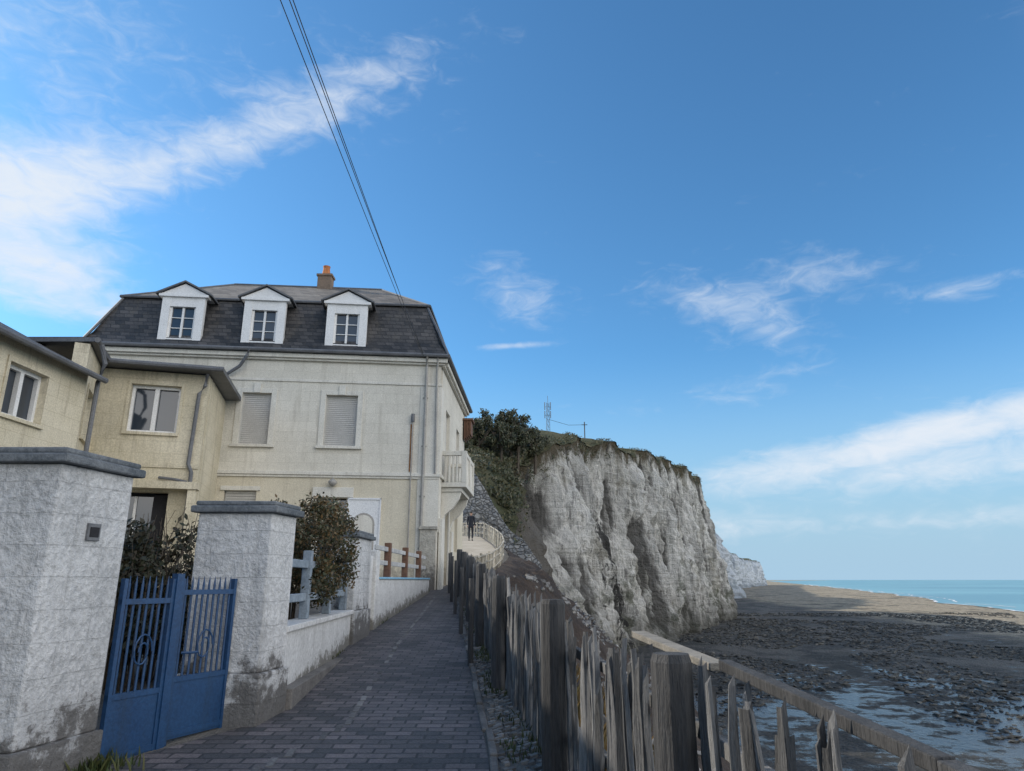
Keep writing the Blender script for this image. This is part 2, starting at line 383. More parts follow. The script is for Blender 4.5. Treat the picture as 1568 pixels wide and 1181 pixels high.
for (x,y,z,rx,rz) in [(-6.5,74,17.6,2.2,2.4),(-4.2,73,17.8,2.2,2.4),(-2.0,74,18.2,2.1,2.3),(-.2,75,18.2,1.9,2.3),(1.2,76,17.8,1.6,2.1),(2.6,78,17.0,1.4,1.8),(-8.8,76,17.5,2.2,2.4),(-11.5,76,17.5,2.3,2.3),(-1.2,71,16.0,1.8,1.8),(-3.6,70,16.0,1.9,1.9),(-5.6,69,15.6,1.9,1.8),(.6,73,16.2,1.4,1.7),(2.4,80,17.6,1.2,1.2),(3.6,82,17.4,1.0,1.1)]:
    mb.tube([(x,y,z-rz-2),(x+.1,y,z-.8),(x+.3,y,z+.6)],[.22,.15,.05],6,1)
    for k in range(4):
        a=random.random()*6.28; mb.tube([(x,y,z-1.2),(x+math.cos(a)*rx*.5,y+math.sin(a)*rx*.5,z),(x+math.cos(a)*rx*.8,y+math.sin(a)*rx*.8,z+.7)],[.09,.06,.02],5,1)
    for k in range(13):
        a=random.random()*6.28; rr=random.random()**.6; h=random.uniform(-.9,.85)
        leafcloud(mb,(x+math.cos(a)*rx*rr*.8,y+math.sin(a)*rx*rr*.8,z+h*rz*(1-.35*rr)),(.85,.85,.7),140,.16,0,.3)
mb.make('hillside_trees',[M_leafd,M_bark],recalc=False)

# retaining rubble wall
m,t,b,P,g=newmat('rubble_masonry')
dn=t.n('ShaderNodeTexNoise'); t.put(dn.inputs['Vector'],P); dn.inputs['Scale'].default_value=1.5
wv=t.n('ShaderNodeVectorMath',operation='MULTIPLY_ADD'); t.put(wv.inputs[0],dn.outputs['Color']); wv.inputs[1].default_value=(.5,.5,.5); t.put(wv.inputs[2],P)
v1=t.n('ShaderNodeTexVoronoi'); t.put(v1.inputs['Vector'],t.scalev(wv.outputs[0],(1,1,1.5))); v1.inputs['Scale'].default_value=2.6
v2=t.n('ShaderNodeTexVoronoi',feature='DISTANCE_TO_EDGE'); t.put(v2.inputs['Vector'],t.scalev(wv.outputs[0],(1,1,1.5))); v2.inputs['Scale'].default_value=2.6
sc_=t.n('ShaderNodeSeparateColor'); t.put(sc_.inputs[0],v1.outputs['Color'])
col=t.mix(sc_.outputs[0],(.13,.135,.14),(.30,.30,.295)); col=t.mix(t.ramp(v2.outputs['Distance'],.08,.0),col,(.06,.06,.055))
col=t.mix(t.ramp(t.noise(P,.6,6,.7),.5,.68,0,.6),col,(.10,.09,.065))
t.put(b.inputs['Base Color'],col); b.inputs['Roughness'].default_value=.95; bumpit(t,b,t.math('ADD',t.ramp(v2.outputs['Distance'],0,.15),t.noise(P,6,5,.7)),1,.10); M_stone=m
mb=MB(); vs=[]; xs=[-60,-40,-30,-20,-15]+[-12+i*.25 for i in range(58)]; nz=26
for x in xs:
    d=.8-x; top=4.5+5.4*sst(d/4.6)+(.03*max(0,d-5)); bot=3.2 if x<-4 else 3.2-(x+4)*1.7
    if x>.8: top=4.5-(x-.8)*1.4
    for k in range(nz+1):
        f=k/nz; z=bot+(top+.25-bot)*f; vs.append((x,51.0+2.8*f+.25*noise.fractal(Vector((x*1.2,z*1.2,0)),1,2,4),z+.1*noise.noise(Vector((x*2,z,4)))))
n=nz+1; mb.add(vs,[(i*n+j,(i+1)*n+j,(i+1)*n+j+1,i*n+j+1) for i in range(len(xs)-1) for j in range(nz)])
mb.make('stone_retaining_wall',M_stone,recalc=False)

# ------------------------------------------------------------ beach and sea
m,t,b,P,g=newmat('beach')
sx=t.n('ShaderNodeSeparateXYZ'); t.put(sx.inputs[0],P)
n1=t.noise(P,.045,9,.65,.4); n2=t.noise(P,.5,8,.72); n3=t.noise(P,5,5,.7); n4=t.noise(t.scalev(P,(1,.45,1)),.10,8,.7,.6)
vo=t.n('ShaderNodeTexVoronoi'); t.put(vo.inputs['Vector'],P); vo.inputs['Scale'].default_value=2.6
sunband=t.ramp(t.math('ADD',t.math('SUBTRACT',sx.outputs[0],t.math('MULTIPLY',sx.outputs[1],.13)),t.math('MULTIPLY',t.math('SUBTRACT',n1,.5),60)),66,78)  # sunlit strip past the cliff-shadow edge, painted in as paler shingle
col=t.mix(t.ramp(n2,.38,.62),(.022,.022,.020),(.10,.096,.086))
col=t.mix(t.ramp(n4,.46,.54,0,.65),col,(.18,.165,.14))
col=t.mix(t.ramp(n1,.50,.58,0,.8),col,(.016,.018,.014))
tcol=t.mix(t.ramp(n2,.38,.60),(.19,.16,.11),(.48,.41,.30)); tcol=t.mix(t.ramp(n4,.50,.60,0,.8),tcol,(.085,.075,.05))
col=t.mix(sunband,col,tcol)
col=t.mix(t.ramp(n3,.4,.75,0,.5),col,(.02,.02,.02))
ds=t.n('ShaderNodeVectorMath',operation='DISTANCE'); t.put(ds.inputs[0],P); ds.inputs[1].default_value=(38,48,-8)
wet=t.math('ADD',t.ramp(ds.outputs['Value'],52,5,0,.15,False),t.math('ADD',t.math('MULTIPLY',n4,.48),t.math('MULTIPLY',n2,.58)))
wet=t.ramp(wet,.605,.66)
col=t.mix(wet,col,(.06,.065,.07))
t.put(b.inputs['Base Color'],col); t.put(b.inputs['Roughness'],t.math('ADD',.85,t.math('MULTIPLY',wet,-.62)))
hh=t.math('MULTIPLY',t.math('ADD',t.math('MULTIPLY',n2,1.6),t.math('ADD',n3,vo.outputs['Distance'])),t.math('SUBTRACT',1.16,wet))
bumpit(t,b,hh,1,.35); M_beach=m
mb=MB(); mb.poly([(-3000,-3000,-8),(60000,-3000,-8),(60000,60000,-8),(-3000,60000,-8)]); mb.make('beach',M_beach)
m,t,b,P,g=newmat('sea_water')
n1=t.noise(t.scalev(P,(1,.5,1)),.25,6,.6); n2=t.noise(P,.004,5,.6)
t.put(b.inputs['Base Color'],t.mix(t.ramp(n2,.4,.6),(.13,.28,.33),(.18,.36,.40))); b.inputs['Roughness'].default_value=.4
bumpit(t,b,n1,.6,.6); M_sea=m
sh=[(95,-3000),(90,0),(115,80),(140,170),(155,219),(190,320),(247,455),(420,930),(819,2100),(2500,7000),(9000,20000),(20000,59000)]
shr=[]
for (a,b_),(c,d) in zip(sh,sh[1:]):
    n=30 if d<3000 else 3
    for i in range(n): shr.append((a+(c-a)*i/n,b_+(d-b_)*i/n))
pts=[(x+ (8*noise.fractal(Vector((x*.02,y*.012,0)),1,2,4) if -10<y<3000 else 0),y,-7.9) for x,y in shr]
mb=MB(); mb.poly(pts+[(20000,59000,-7.9),(59000,59000,-7.9),(59000,-3000,-7.9)]); ob=mb.make('sea',M_sea)
M_foam=mat('sea_foam',(.6,.62,.62),(.8,.8,.8),2,.7,.3)
mb=MB()
for k,(o,wd) in enumerate(((0,.9),(9,.6))):
    for p,q in zip(pts,pts[1:]):
        if 60<p[1]<1500 and noise.noise(Vector((p[1]*.05,k*7,0)))>-.05:
            W_=wd*(1+p[1]/400); mb.poly([(p[0]-W_*.5+o,p[1],-7.8),(q[0]-W_*.5+o,q[1],-7.8),(q[0]+W_*.5+o,q[1],-7.8),(p[0]+W_*.5+o,p[1],-7.8)])
mb.make('surf',M_foam)
M_rock=mat('rock',(.022,.022,.018),(.10,.094,.08),1,.85,.8,15,.05,rnd=.6)
mb=MB()
for i in range(12000):
    y=28+random.random()**1.4*190; x=.2*y+3+random.random()*(.42*y+12); s=.04+.30*random.random()**4+y*.0013
    if noise.noise(Vector((x*.06,y*.035,3)))<-.12: continue
    c=Vector((x,y,-8+s*.05)); 
    bmx=[(1,0,0),(0,1,0),(-1,0,0),(0,-1,0),(0,0,1),(.6,.6,.6),(-.6,.6,.6),(-.6,-.6,.6),(.6,-.6,.6)]
    an=random.random()*3.14; ca,sa=math.cos(an),math.sin(an); el_=random.uniform(.5,1)
    vv=[]
    for q in bmx:
        r_=s*random.uniform(.65,1.35); vx,vy=q[0]*r_*1.3,q[1]*r_*el_; vv.append(c+Vector((vx*ca-vy*sa,vx*sa+vy*ca,q[2]*r_*.5)))
    mb.add(vv,[(0,5,8),(0,1,5),(1,2,6),(1,6,5),(2,3,7),(2,7,6),(3,0,8),(3,8,7),(4,5,6),(4,6,7),(4,7,8),(4,8,5)])
mb.make('beach_rocks',M_rock,recalc=False)

# ------------------------------------------------------------ materials for buildings
M_wall=mat('cream_render',(.59,.565,.495),(.69,.66,.585),.7,.9,.25,40,.006,streak=.55,streakc=(.37,.335,.275),brick=dict(w=.62,h=.31,m=.006,mc=(.84,.83,.80),var=.06,wob=.004))
M_wall2=mat('ochre_render',(.54,.49,.38),(.64,.59,.475),.8,.9,.25,40,.006,streak=.55,streakc=(.30,.26,.2),low=(1.4,(.25,.22,.18),.6))
M_trim=mat('stone_trim',(.58,.56,.50),(.68,.66,.60),1.5,.85,.2,40,.004,streak=.5,streakc=(.30,.27,.23))
M_yel=mat('yellowed_render',(.52,.465,.335),(.66,.60,.465),.9,.9,.35,30,.008,streak=.65,streakc=(.24,.20,.14),brick=dict(w=.62,h=.31,m=.006,mc=(.8,.78,.74),var=.06,wob=.004))
M_white=mat('white_paint',(.72,.72,.71),(.80,.80,.79),2,.5,.05,40,.002)
M_greyw=mat('weathered_white_paint',(.34,.34,.34),(.52,.52,.51),4,.8,.4,30,.006,streak=.5,streakc=(.17,.16,.15))
M_shut=mat('roller_shutter',(.42,.41,.39),(.49,.48,.455),2,.6,.05,40,.002)
M_slate=mat('roof_slate',(.026,.030,.036),(.07,.073,.080),.7,.6,.9,25,.02,brick=dict(w=.30,h=.14,m=.009,mc=(.35,.35,.35),var=.6,tint=(1.15,1.02,.9),wob=.004),streak=.45,streakc=(.11,.095,.07))
M_slate2=mat('upper_slate',(.13,.115,.10),(.2,.18,.155),.7,.75,.8,25,.015,brick=dict(w=.30,h=.18,m=.008,mc=(.5,.5,.5),var=.4,wob=.004))
M_zinc=mat('zinc',(.09,.095,.105),(.15,.155,.165),2,.55,.15,30,.004)
M_pipe=mat('pipe_grey',(.28,.27,.25),(.38,.365,.34),3,.6,.1,30,.003)
M_rust=mat('rust',(.22,.09,.03),(.38,.2,.08),5,.9,.3,40,.004)
M_orange=mat('terracotta',(.40,.14,.05),(.50,.20,.08),4,.9,.3,30,.005)
M_brick=mat('chimney_brick',(.16,.12,.09),(.25,.18,.13),4,.9,.4,30,.005)
M_dark=mat('interior_dark',(.012,.012,.014),(.02,.02,.024),2,.9,0)
m,t,b,P,g=newmat('window_glass'); b.inputs['Base Color'].default_value=(.03,.04,.055,1); b.inputs['Roughness'].default_value=.06; b.inputs['Specular IOR Level'].default_value=.9; M_glass=m
M_door=mat('dark_door',(.03,.035,.045),(.05,.055,.065),2,.5,.1)
M_white2=mat('painted_door',(.66,.68,.71),(.74,.76,.78),2,.5,.05)

# ------------------------------------------------------------ main house
HO=empty('mansard_house',(-7,23,1.2))
H=frame(-2.2,20.5,-.993,-.118,flip=True)
if H[2].y>0: H=(H[0],H[1],-H[2])
S=frame(-2.2,20.5,.039,.999)
W0,W1=0,10.3
mb=MB()
mb.wall(H,W0,W1,4.68,8.3,.3,[(2.5,3.44,5.48,7.04),(5.04,5.88,5.48,7.04)],0)
mb.wall(H,W0,W1,.6,4.68,.3,[(2.62,3.45,1.3,3.94),(5.2,6.1,2.9,4.12)],1)
mb.wall(S,.302,6.9,4.68,8.3,.3,[(1.3,2.3,4.72,7.0),(4.2,5.1,5.4,7.0)],0)
mb.wall(S,.302,6.9,.6,4.68,.3,[(1.3,2.3,1.5,3.8),(4.2,5.1,2.6,3.9)],1)
Bk=(Vector((-1.93,27.4,0)),Vector((-.995,-.09,0)),Vector((.09,-.995,0)))
mb.box(Bk,.3,10.5,0,.3,.6,8.3,0)
LF=(Vector((-12.42,19.3,0)),Vector((0,1,0)),Vector((1,0,0))); mb.box(LF,.3,7.0,0,.3,.6,8.3,0)
mb.make('walls',[M_wall,M_wall2],HO)
mb=MB(); mb.box(H,.35,9.9,-6.5,-.5,.6,8.1,0); mb.make('interior',M_dark,HO)
mb=MB()
mb.box(H,-.06,10.3,0.002,.09,4.60,4.70); mb.box(H,-.03,10.3,.002,.05,4.53,4.598)
mb.box(H,-.03,10.3,.002,.035,7.42,7.50)
mb.box(H,-.10,10.35,.002,.10,8.08,8.14); mb.box(H,-.18,10.4,.002,.18,8.142,8.28)
mb.box(S,.1,6.9,.002,.09,4.60,4.70); mb.box(S,.25,7.0,.002,.18,8.142,8.28); mb.box(S,.13,6.95,.002,.10,8.08,8.14)
mb.box(H,-.02,.62,.003,.03,1.0,7.40)
mb.box(S,.04,.5,.003,.03,3.0,7.40)
for a0,a1,z0,z1 in ((2.5,3.44,5.48,7.04),(5.04,5.88,5.48,7.04)):
    mb.box(H,a0-.16,a0,.002,.03,z0,z1+.14); mb.box(H,a1,a1+.16,.002,.03,z0,z1+.14); mb.box(H,a0,a1,.002,.03,z1,z1+.14)
    mb.box(H,a0-.2,a1+.2,.002,.1,z0-.09,z0-.003)
    mb.box(H,(a0+a1)/2-.1,(a0+a1)/2+.1,.031,.06,z1+.0,z1+.3)
mb.box(H,2.45,3.62,.002,.07,3.96,4.25); mb.box(H,3.46,3.62,.002,.05,1.3,3.955); mb.box(H,5.1,6.2,.002,.05,4.125,4.25); mb.box(H,5.1,6.2,.002,.08,2.8,2.9)
mb.make('stone_trim',M_trim,HO,bevel=.008)
mb=MB()
for a0,a1,z0,z1 in ((2.5,3.44,5.48,7.04),(5.04,5.88,5.48,7.04)):
    nn_=26; hz_=(z1-z0)/nn_
    for i in range(nn_):
        z=z0+i*hz_; mb.box(H,a0+.03,a1-.03,-.16,-.115,z+.004,z+hz_-.004)
    mb.box(H,a0,a0+.03,-.2,-.09,z0,z1); mb.box(H,a1-.03,a1,-.2,-.09,z0,z1); mb.box(H,a0+.03,a1-.03,-.2,-.165,z0,z1)
mb.box(S,1.3,2.3,-.16,-.11,4.72,7.0);
for i in range(16): mb.box(H,5.22,6.08,-.14,-.1,2.92+i*.075,2.985+i*.075)
mb.make('roller_shutters',M_shut,HO)
mb=MB(); mb.box(H,2.66,3.41,-.24,-.18,1.35,3.2,0); mb.box(H,2.66,3.41,-.22,-.2,3.26,3.9,1); mb.box(H,2.62,2.66,-.26,-.12,1.3,3.94,2); mb.box(H,3.41,3.45,-.26,-.12,1.3,3.94,2);mb.box(H,2.66,3.41,-.26,-.12,3.2,3.26,2);mb.box(H,3.0,3.06,-.19,-.17,3.26,3.9,2)
for k in range(3): mb.box(H,2.76,3.31,-.18,-.165,1.5+k*.55,1.95+k*.55,0)
mb.box(S,1.34,2.26,-.2,-.14,1.5,3.78,0); mb.box(S,4.25,5.05,-.2,-.17,2.65,3.85,1); mb.box(S,4.25,5.05,-.2,-.17,5.45,6.95,1)
for a in (4.2,4.62,5.06): mb.box(S,a,a+.045,-.16,-.12,2.6,3.9,2); mb.box(S,a,a+.045,-.16,-.12,5.4,7.0,2)
mb.make('doors_and_windows',[M_door,M_glass,M_white],HO)
mb=MB(); mb.box(H,1.68,2.56,.02,.07,1.3,3.9,0)
mb.box(H,1.64,1.68,.01,.1,1.3,3.95,0); mb.box(H,2.56,2.60,.01,.1,1.3,3.95,0); mb.box(H,1.64,2.6,.01,.1,3.9,3.95,0)
arc=[(1.86,2.3),(2.38,2.3)]+[(2.12+.26*math.cos(a*math.pi/10),3.2+.26*math.sin(a*math.pi/10)) for a in range(0,11)]
arc2=[(1.80,2.25),(2.44,2.25)]+[(2.12+.32*math.cos(a*math.pi/10),3.2+.32*math.sin(a*math.pi/10)) for a in range(0,11)]
mb.prism(H,arc2,.071,.082,2); mb.prism(H,arc,.083,.097,1)
mb.make('arched_door',[M_white2,M_trim,M_pipe],HO)
mb=MB(); c=H[0]+H[1]*3.05+H[2]*.18+Vector((0,0,4.40))
mb.tube([H[0]+H[1]*3.05+Vector((0,0,4.45)),c+Vector((0,0,.1)),c],.02,6); mb.tube([c+Vector((0,0,.08)),c,c+Vector((0,0,-.08)),c+Vector((0,0,-.14))],[.04,.13,.11,.03],12); mb.make('wall_lamp_part',M_pipe,HO,smooth=True)
def hp(w,o,z): return H[0]+H[1]*w+H[2]*o+Vector((0,0,z))
b0=[hp(-.2,.26,8.36),hp(10.55,.26,8.36),Vector((-12.8,26.9,8.36)),Vector((-1.68,27.65,8.36))]
i0=[hp(.5,-.6,10.25),hp(9.95,-.6,10.12),Vector((-12.0,26.1,10.15)),Vector((-2.6,26.75,10.25))]
r0,r1=Vector((-4.9,23.9,12.15)),Vector((-10.2,23.3,12.1))
mb=MB()
for k in range(4):
    a,b_,c,d=b0[k],b0[(k+1)%4],i0[(k+1)%4],i0[k]
    am,bm_=a.lerp(d,.25),b_.lerp(c,.25)
    off=Vector(((a+b_)/2-(i0[0]+i0[2])/2)); off.z=0; off.normalize()
    am=am-off*.10; bm_=bm_-off*.10
    mb.poly([a,b_,bm_,am],0); mb.poly([am,bm_,c,d],0)
i1=[p+Vector((0,0,.06)) for p in i0]
ctr=sum(i1,Vector())/4
i1=[p+(p-ctr).normalized()*.08 for p in i1]
mb.poly([i1[0],i1[1],r1,r0],1); mb.poly([i1[2],i1[3],r0,r1],1); mb.poly([i1[3],i1[0],r0],1); mb.poly([i1[1],i1[2],r1],1)
mb.poly(i1[::-1],1); mb.poly(b0,2)
mb.make('roof',[M_slate,M_slate2,M_zinc],HO,recalc=False)
mb=MB()
for k in range(4):
    mb.tube([i1[k],i1[(k+1)%4]],.045,6); mb.tube([b0[k]-Vector((0,0,.02)),b0[(k+1)%4]-Vector((0,0,.02))],.065,8); mb.tube([b0[k],i0[k]],.045,6)
mb.tube([r0,r1],.05,6); mb.tube([i1[0],r0],.04,6); mb.tube([i1[1],r1],.04,6)
mb.tube([hp(5.75,.3,8.34),hp(5.8,.3,8.1),hp(6.0,.2,7.8),hp(6.45,.12,7.5),hp(6.5,.12,7.1)],.05,8)
mb.make('gutters_and_ridges',M_zinc,HO)
for wc in (2.98,5.47,7.88):
    F=(H[0]+H[1]*wc,H[1],H[2]); mb=MB()
    mb.box(F,-.56,.56,-1.15,-.06,8.5,9.98,1)
    mb.box(F,-.62,-.38,-.058,.10,8.46,9.96,0); mb.box(F,.38,.62,-.058,.10,8.46,9.96,0)
    mb.box(F,-.68,.68,-.058,.16,8.42,8.458,0); mb.box(F,-.38,.38,-.058,.09,8.46,8.64,0); mb.box(F,-.38,.38,-.058,.09,9.66,9.96,0)
    mb.box(F,-.72,.72,-.1,.17,9.962,10.04,0)
    mb.prism(F,[(-.72,10.042),(.72,10.042),(0,10.40)],-.9,.12,0)
    mb.prism(F,[(-.82,10.02),(-.82,10.07),(0,10.49),(.82,10.07),(.82,10.02),(0,10.44)],-1.9,.2,2)
    mb.box(F,-.37,.37,-.055,-.03,8.65,9.65,3)
    for a in (-.38,-.03,.32): mb.box(F,a,a+.06,-.028,.03,8.642,9.658,0)
    mb.box(F,-.32,-.03,-.029,.02,8.642,8.70,0); mb.box(F,.03,.32,-.029,.02,8.642,8.70,0)
    for z in (8.98,9.31): mb.box(F,-.32,-.03,-.027,.01,z,z+.022,0); mb.box(F,.03,.32,-.027,.01,z,z+.022,0)
    mb.make('dormer',[M_white,M_slate,M_zinc,M_glass],HO)
mb=MB(); mb.column([(-7.2,23.4),(-6.7,23.4),(-6.7,23.8),(-7.2,23.8)],11.3,12.5,0); mb.column([(-7.2,23.4),(-6.7,23.4),(-6.7,23.8),(-7.2,23.8)],12.502,12.58,0,.04)
mb.tube([(-6.95,23.6,12.58),(-6.95,23.6,12.88),(-6.95,23.6,12.96)],[.16,.12,.14],10,1)
mb.make('chimney',[M_brick,M_orange],HO)
mb=MB()
mb.tube([hp(.45,.25,8.3),hp(.45,.12,8.0),hp(.47,.1,1.2)],.045,8,0)
mb.tube([hp(.12,.2,8.3),hp(.13,.09,7.9),hp(.10,.09,4.7)],.035,8,0)
mb.tube([hp(.82,.08,6.5),hp(.82,.08,2.2)],.022,8,0); mb.tube([hp(.82,.09,6.5),hp(.82,.09,6.25)],.055,8,2)
mb.box((H[0]+H[1]*.84,H[1],H[2]),-.045,.045,.003,.012,4.75,6.2,1)
for z in (2.5,4.0,5.5,7.0): mb.box(H,.38,.54,.02,.06,z,z+.04,0)
mb.tube([hp(6.5,.1,7.1),hp(6.5,.1,1.2)],.05,8,0)
mb.make('drainpipes',[M_pipe,M_rust,M_zinc],HO)
mb=MB(); BD=.78
mb.box(S,.55,3.1,.002,BD,4.38,4.52); mb.box(S,.65,3.0,.002,BD-.15,4.25,4.378)
for a in (.55,1.7,2.94): mb.box(S,a,a+.16,BD-.16,BD,4.522,5.5)
mb.box(S,.56,.70,.002,BD-.162,5.36,5.5); mb.box(S,2.95,3.09,.002,BD-.162,5.36,5.5)
mb.box(S,.712,1.698,BD-.14,BD-.02,5.36,5.5); mb.box(S,1.862,2.938,BD-.14,BD-.02,5.36,5.5)
for a in [.78+.13*i for i in range(7)]+[1.93+.13*i for i in range(8)]:
    p=S[0]+S[1]*a+S[2]*(BD-.08); mb.tube([p+Vector((0,0,z)) for z in (4.52,4.62,4.8,5.1,5.36)],[.035,.055,.05,.03,.045],8)
for b_ in (.12,.24,.36,.48):
    for a in (.63,3.02):
        p=S[0]+S[1]*a+S[2]*b_; mb.tube([p+Vector((0,0,z)) for z in (4.52,4.62,4.8,5.1,5.36)],[.035,.055,.05,.03,.045],8)
for a in (.7,2.75):
    F=(S[0]+S[1]*a,S[2],S[1]); mb.prism(F,[(.003,4.248),(.6,4.248),(.55,4.05),(.35,3.75),(.12,3.55),(.003,3.2)],0,.22)
mb.box(S,.12,.6,.031,.14,1.2,3.4); mb.box(S,2.6,3.0,.002,.12,1.2,3.19); mb.box(S,.65,3.05,.002,.05,4.0,4.2)
mb.box(S,1.15,1.3,.002,.06,1.5,3.9); mb.box(S,2.3,2.45,.002,.06,1.5,3.9)
mb.make('balcony',M_trim,HO,bevel=.01)
M_wood2=mat('brown_wood',(.11,.055,.035),(.17,.09,.055),4,.8,.3,20,.01)
mb=MB(); 
for i in range(5): mb.box(S,6.2,6.9,.05+i*.06,.09+i*.06,7.0+.05*i,7.75,0)
mb.box(S,6.15,6.95,.002,.4,7.76,7.84); mb.make('wooden_shutter',M_wood2,HO)
mb=MB(); mb.box(H,.02,.5,.031,.16,1.0,3.05,0); mb.box(H,-.02,.54,.031,.2,3.052,3.15,0); mb.make('stone_pilaster',mat('rough_stone',(.30,.285,.25),(.43,.41,.36),3,.95,.9,14,.04,low=(1.4,(.1,.09,.08))),HO,bevel=.02)

# ------------------------------------------------------------ yellow house (wing)
YO=empty('yellow_house',(-10,14,1))
F2=(Vector((-7.8,17,0)),Vector((-.96,-.28,0)),Vector((.28,-.96,0)))
F1=(Vector((-9.4,14.6,0)),Vector((0,-1,0)),Vector((1,0,0)))
vN=Vector((-9.45+10.2,14.6-16.3,0)); LN=vN.length; vN.normalize(); F3=(Vector((-10.2,16.3,0)),vN,Vector((-vN.y,vN.x,0)))
rv=Vector((-.25,1,0)).normalized(); FR=(Vector((-7.8,17,0)),rv,Vector((rv.y,-rv.x,0)))
mb=MB()
mb.wall(F2,0,2.5,.5,6.72,.3,[(.62,1.76,5.16,6.37),(.6,1.75,1.2,3.7)],0)
mb.wall(F3,.1,LN+.1,.5,6.72,.3,[(.35,1.35,4.75,5.85)],0)
mb.wall(F1,0,27,.0,6.02,.3,[(1.25,2.35,4.6,5.6),(4.2,5.4,4.4,5.6),(7.2,8.4,4.4,5.6),(2.5,3.4,1.2,3.3)],0)
mb.box(FR,.302,2.85,-.3,0,.5,6.72,0)
mb.box(F2,-.0,2.5,.002,.04,4.3,4.42,0)
mb.box(WF,-17,-9.72,-12.4,14.3,0,6.0,0)  # unseen run of the wing and its roof, extended to shade the near path
mb.make('walls',M_yel,YO)
mb=MB(); mb.box(WF,-12.5,-9.0,17.4,19.0,.5,6.6,0); mb.make('interior',M_dark,YO)
mb=MB()
def win(F,a0,a1,z0,z1,nm=1):
    mb.box(F,a0,a1,-.24,-.22,z0,z1,1)
    f=.07
    mb.box(F,a0,a0+f,-.218,-.13,z0,z1,0); mb.box(F,a1-f,a1,-.218,-.13,z0,z1,0); mb.box(F,a0+f,a1-f,-.218,-.13,z0,z0+f,0); mb.box(F,a0+f,a1-f,-.218,-.13,z1-f,z1,0)
    for k in range(nm):
        c=a0+(a1-a0)*(k+1)/(nm+1); mb.box(F,c-.05,c+.05,-.217,-.12,z0+f,z1-f,0)
    mb.box(F,a0-.06,a1+.06,-.12,.07,z0-.07,z0-.002,2)
    mb.box(F,a0-.07,a0-.002,.002,.03,z0,z1+.1,2); mb.box(F,a1+.002,a1+.07,.002,.03,z0,z1+.1,2); mb.box(F,a0,a1,.002,.03,z1+.002,z1+.1,2)
win(F2,.62,1.76,5.16,6.37); win(F3,.35,1.35,4.75,5.85); win(F1,1.25,2.35,4.6,5.6); win(F1,4.2,5.4,4.4,5.6); win(F1,7.2,8.4,4.4,5.6)
mb.box(F2,-.1,2.2,.002,.45,3.75,3.92,2); mb.box(F2,-.05,.12,.2,.4,1.0,3.748,2)
mb.box(F2,.95,1.7,-.28,-.22,1.2,3.6,1); mb.box(F2,.62,.95,-.28,-.2,1.2,3.65,3); mb.box(F2,1.3,1.36,-.21,-.18,1.2,3.6,0)
mb.make('windows_and_door',[M_white,M_glass,M_yel,M_dark],YO)
mb=MB()
A=[(-7.35,16.7),(-9.8,15.98),(-9.25,14.45),(-13.5,14.45),(-13.5,19.2),(-8.05,19.75)]
mb.column(A,6.76,6.86,0); ap=Vector((-10.8,17.6,7.4))
for k in range(len(A)):
    a,b_=A[k],A[(k+1)%len(A)]; mb.poly([(a[0],a[1],6.87),(b_[0],b_[1],6.87),ap],1)
mb.poly([(-9.15,14.75,6.0),(-9.15,-12.6,6.0),(-13,-12.6,8.0),(-13,14.75,8.0)],1); mb.poly([(-9.15,14.75,5.92),(-13,14.75,7.92),(-13,-12.6,7.92),(-9.15,-12.6,5.92)],0)
mb.poly([(-9.15,14.75,5.92),(-9.15,14.75,6.0),(-13,14.75,8.0),(-13,14.75,7.92)],0)
mb.poly([(-13,14.75,8.0),(-13,-12.6,8.0),(-17.3,-12.6,5.9),(-17.3,14.75,5.9)],1)
mb.poly([(-9.4,14.6,5.9),(-13,14.6,7.9),(-17,14.6,5.9)],2)
mb.make('roof',[M_zinc,M_slate,M_yel],YO,recalc=False)
mb=MB()
mb.tube([(-7.3,16.64,6.78),(-9.83,15.88,6.78),(-9.2,14.4,6.78)],.065,8); mb.tube([(-9.08,14.75,5.93),(-9.08,-12,5.93)],.065,8)
mb.tube([(-9.15,14.5,6.7),(-9.1,14.65,6.3),(-9.25,14.75,5.9),(-9.3,14.8,1)],.05,8)
mb.tube([(-7.75,16.75,6.7),(-7.8,16.82,6.4),(-7.95,16.86,6.2),(-8.0,16.86,4.4),(-7.9,16.86,4.2),(-7.9,16.86,1)],.05,8)
mb.tube([(-8.6,16.7,4.05),(-8.2,16.7,4.0),(-7.95,16.8,3.95)],.035,8)
mb.make('gutters',M_zinc,YO,smooth=False)

# ------------------------------------------------------------ pillars and garden walls
M_plast=mat('whitewashed_block',(.42,.43,.44),(.60,.605,.61),1.6,.92,1,24,.026,streak=.55,streakc=(.23,.23,.225),low=(1.1,(.085,.08,.075),.88),brick=dict(w=.62,h=.21,m=.004,mc=(.92,.92,.92),var=.03,wob=.03,mh=.2,nh=.9),lump=2)
M_cap=mat('slate_cap',(.07,.085,.10),(.17,.185,.20),3,.85,.7,30,.015)
def pillar(name,pts,z0,z1,zp,cap=.11,grow=.06):
    mb=MB(); mb.column(pts,z0,zp,0,.035); mb.column(pts,zp+.002,z1,0); mb.column(pts,z1+.002,z1+cap*.6,1,grow)
    n=len(pts); 
    mb.column(pts,z1+cap*.6+.002,z1+cap,1,grow-.03)
    e=empty(name,(sum(p[0] for p in pts)/n,sum(p[1] for p in pts)/n,z0)); mb.make('masonry',[M_plast,M_cap],e,bevel=.014); return e
p1=pillar('gate_pillar',[(-6.5,4.68),(-3.08,4.68),(-2.96,5.38),(-6.5,5.38)],-.1,2.42,.62)
pillar('gate_pillar',[(-2.91,6.47),(-2.23,6.49),(-2.15,6.97),(-2.83,6.97)],.2,2.25,.86)
pillar('garden_pillar',[(-2.85,10.8),(-2.38,10.8),(-2.34,11.75),(-2.85,11.75)],.4,2.28,1.2)
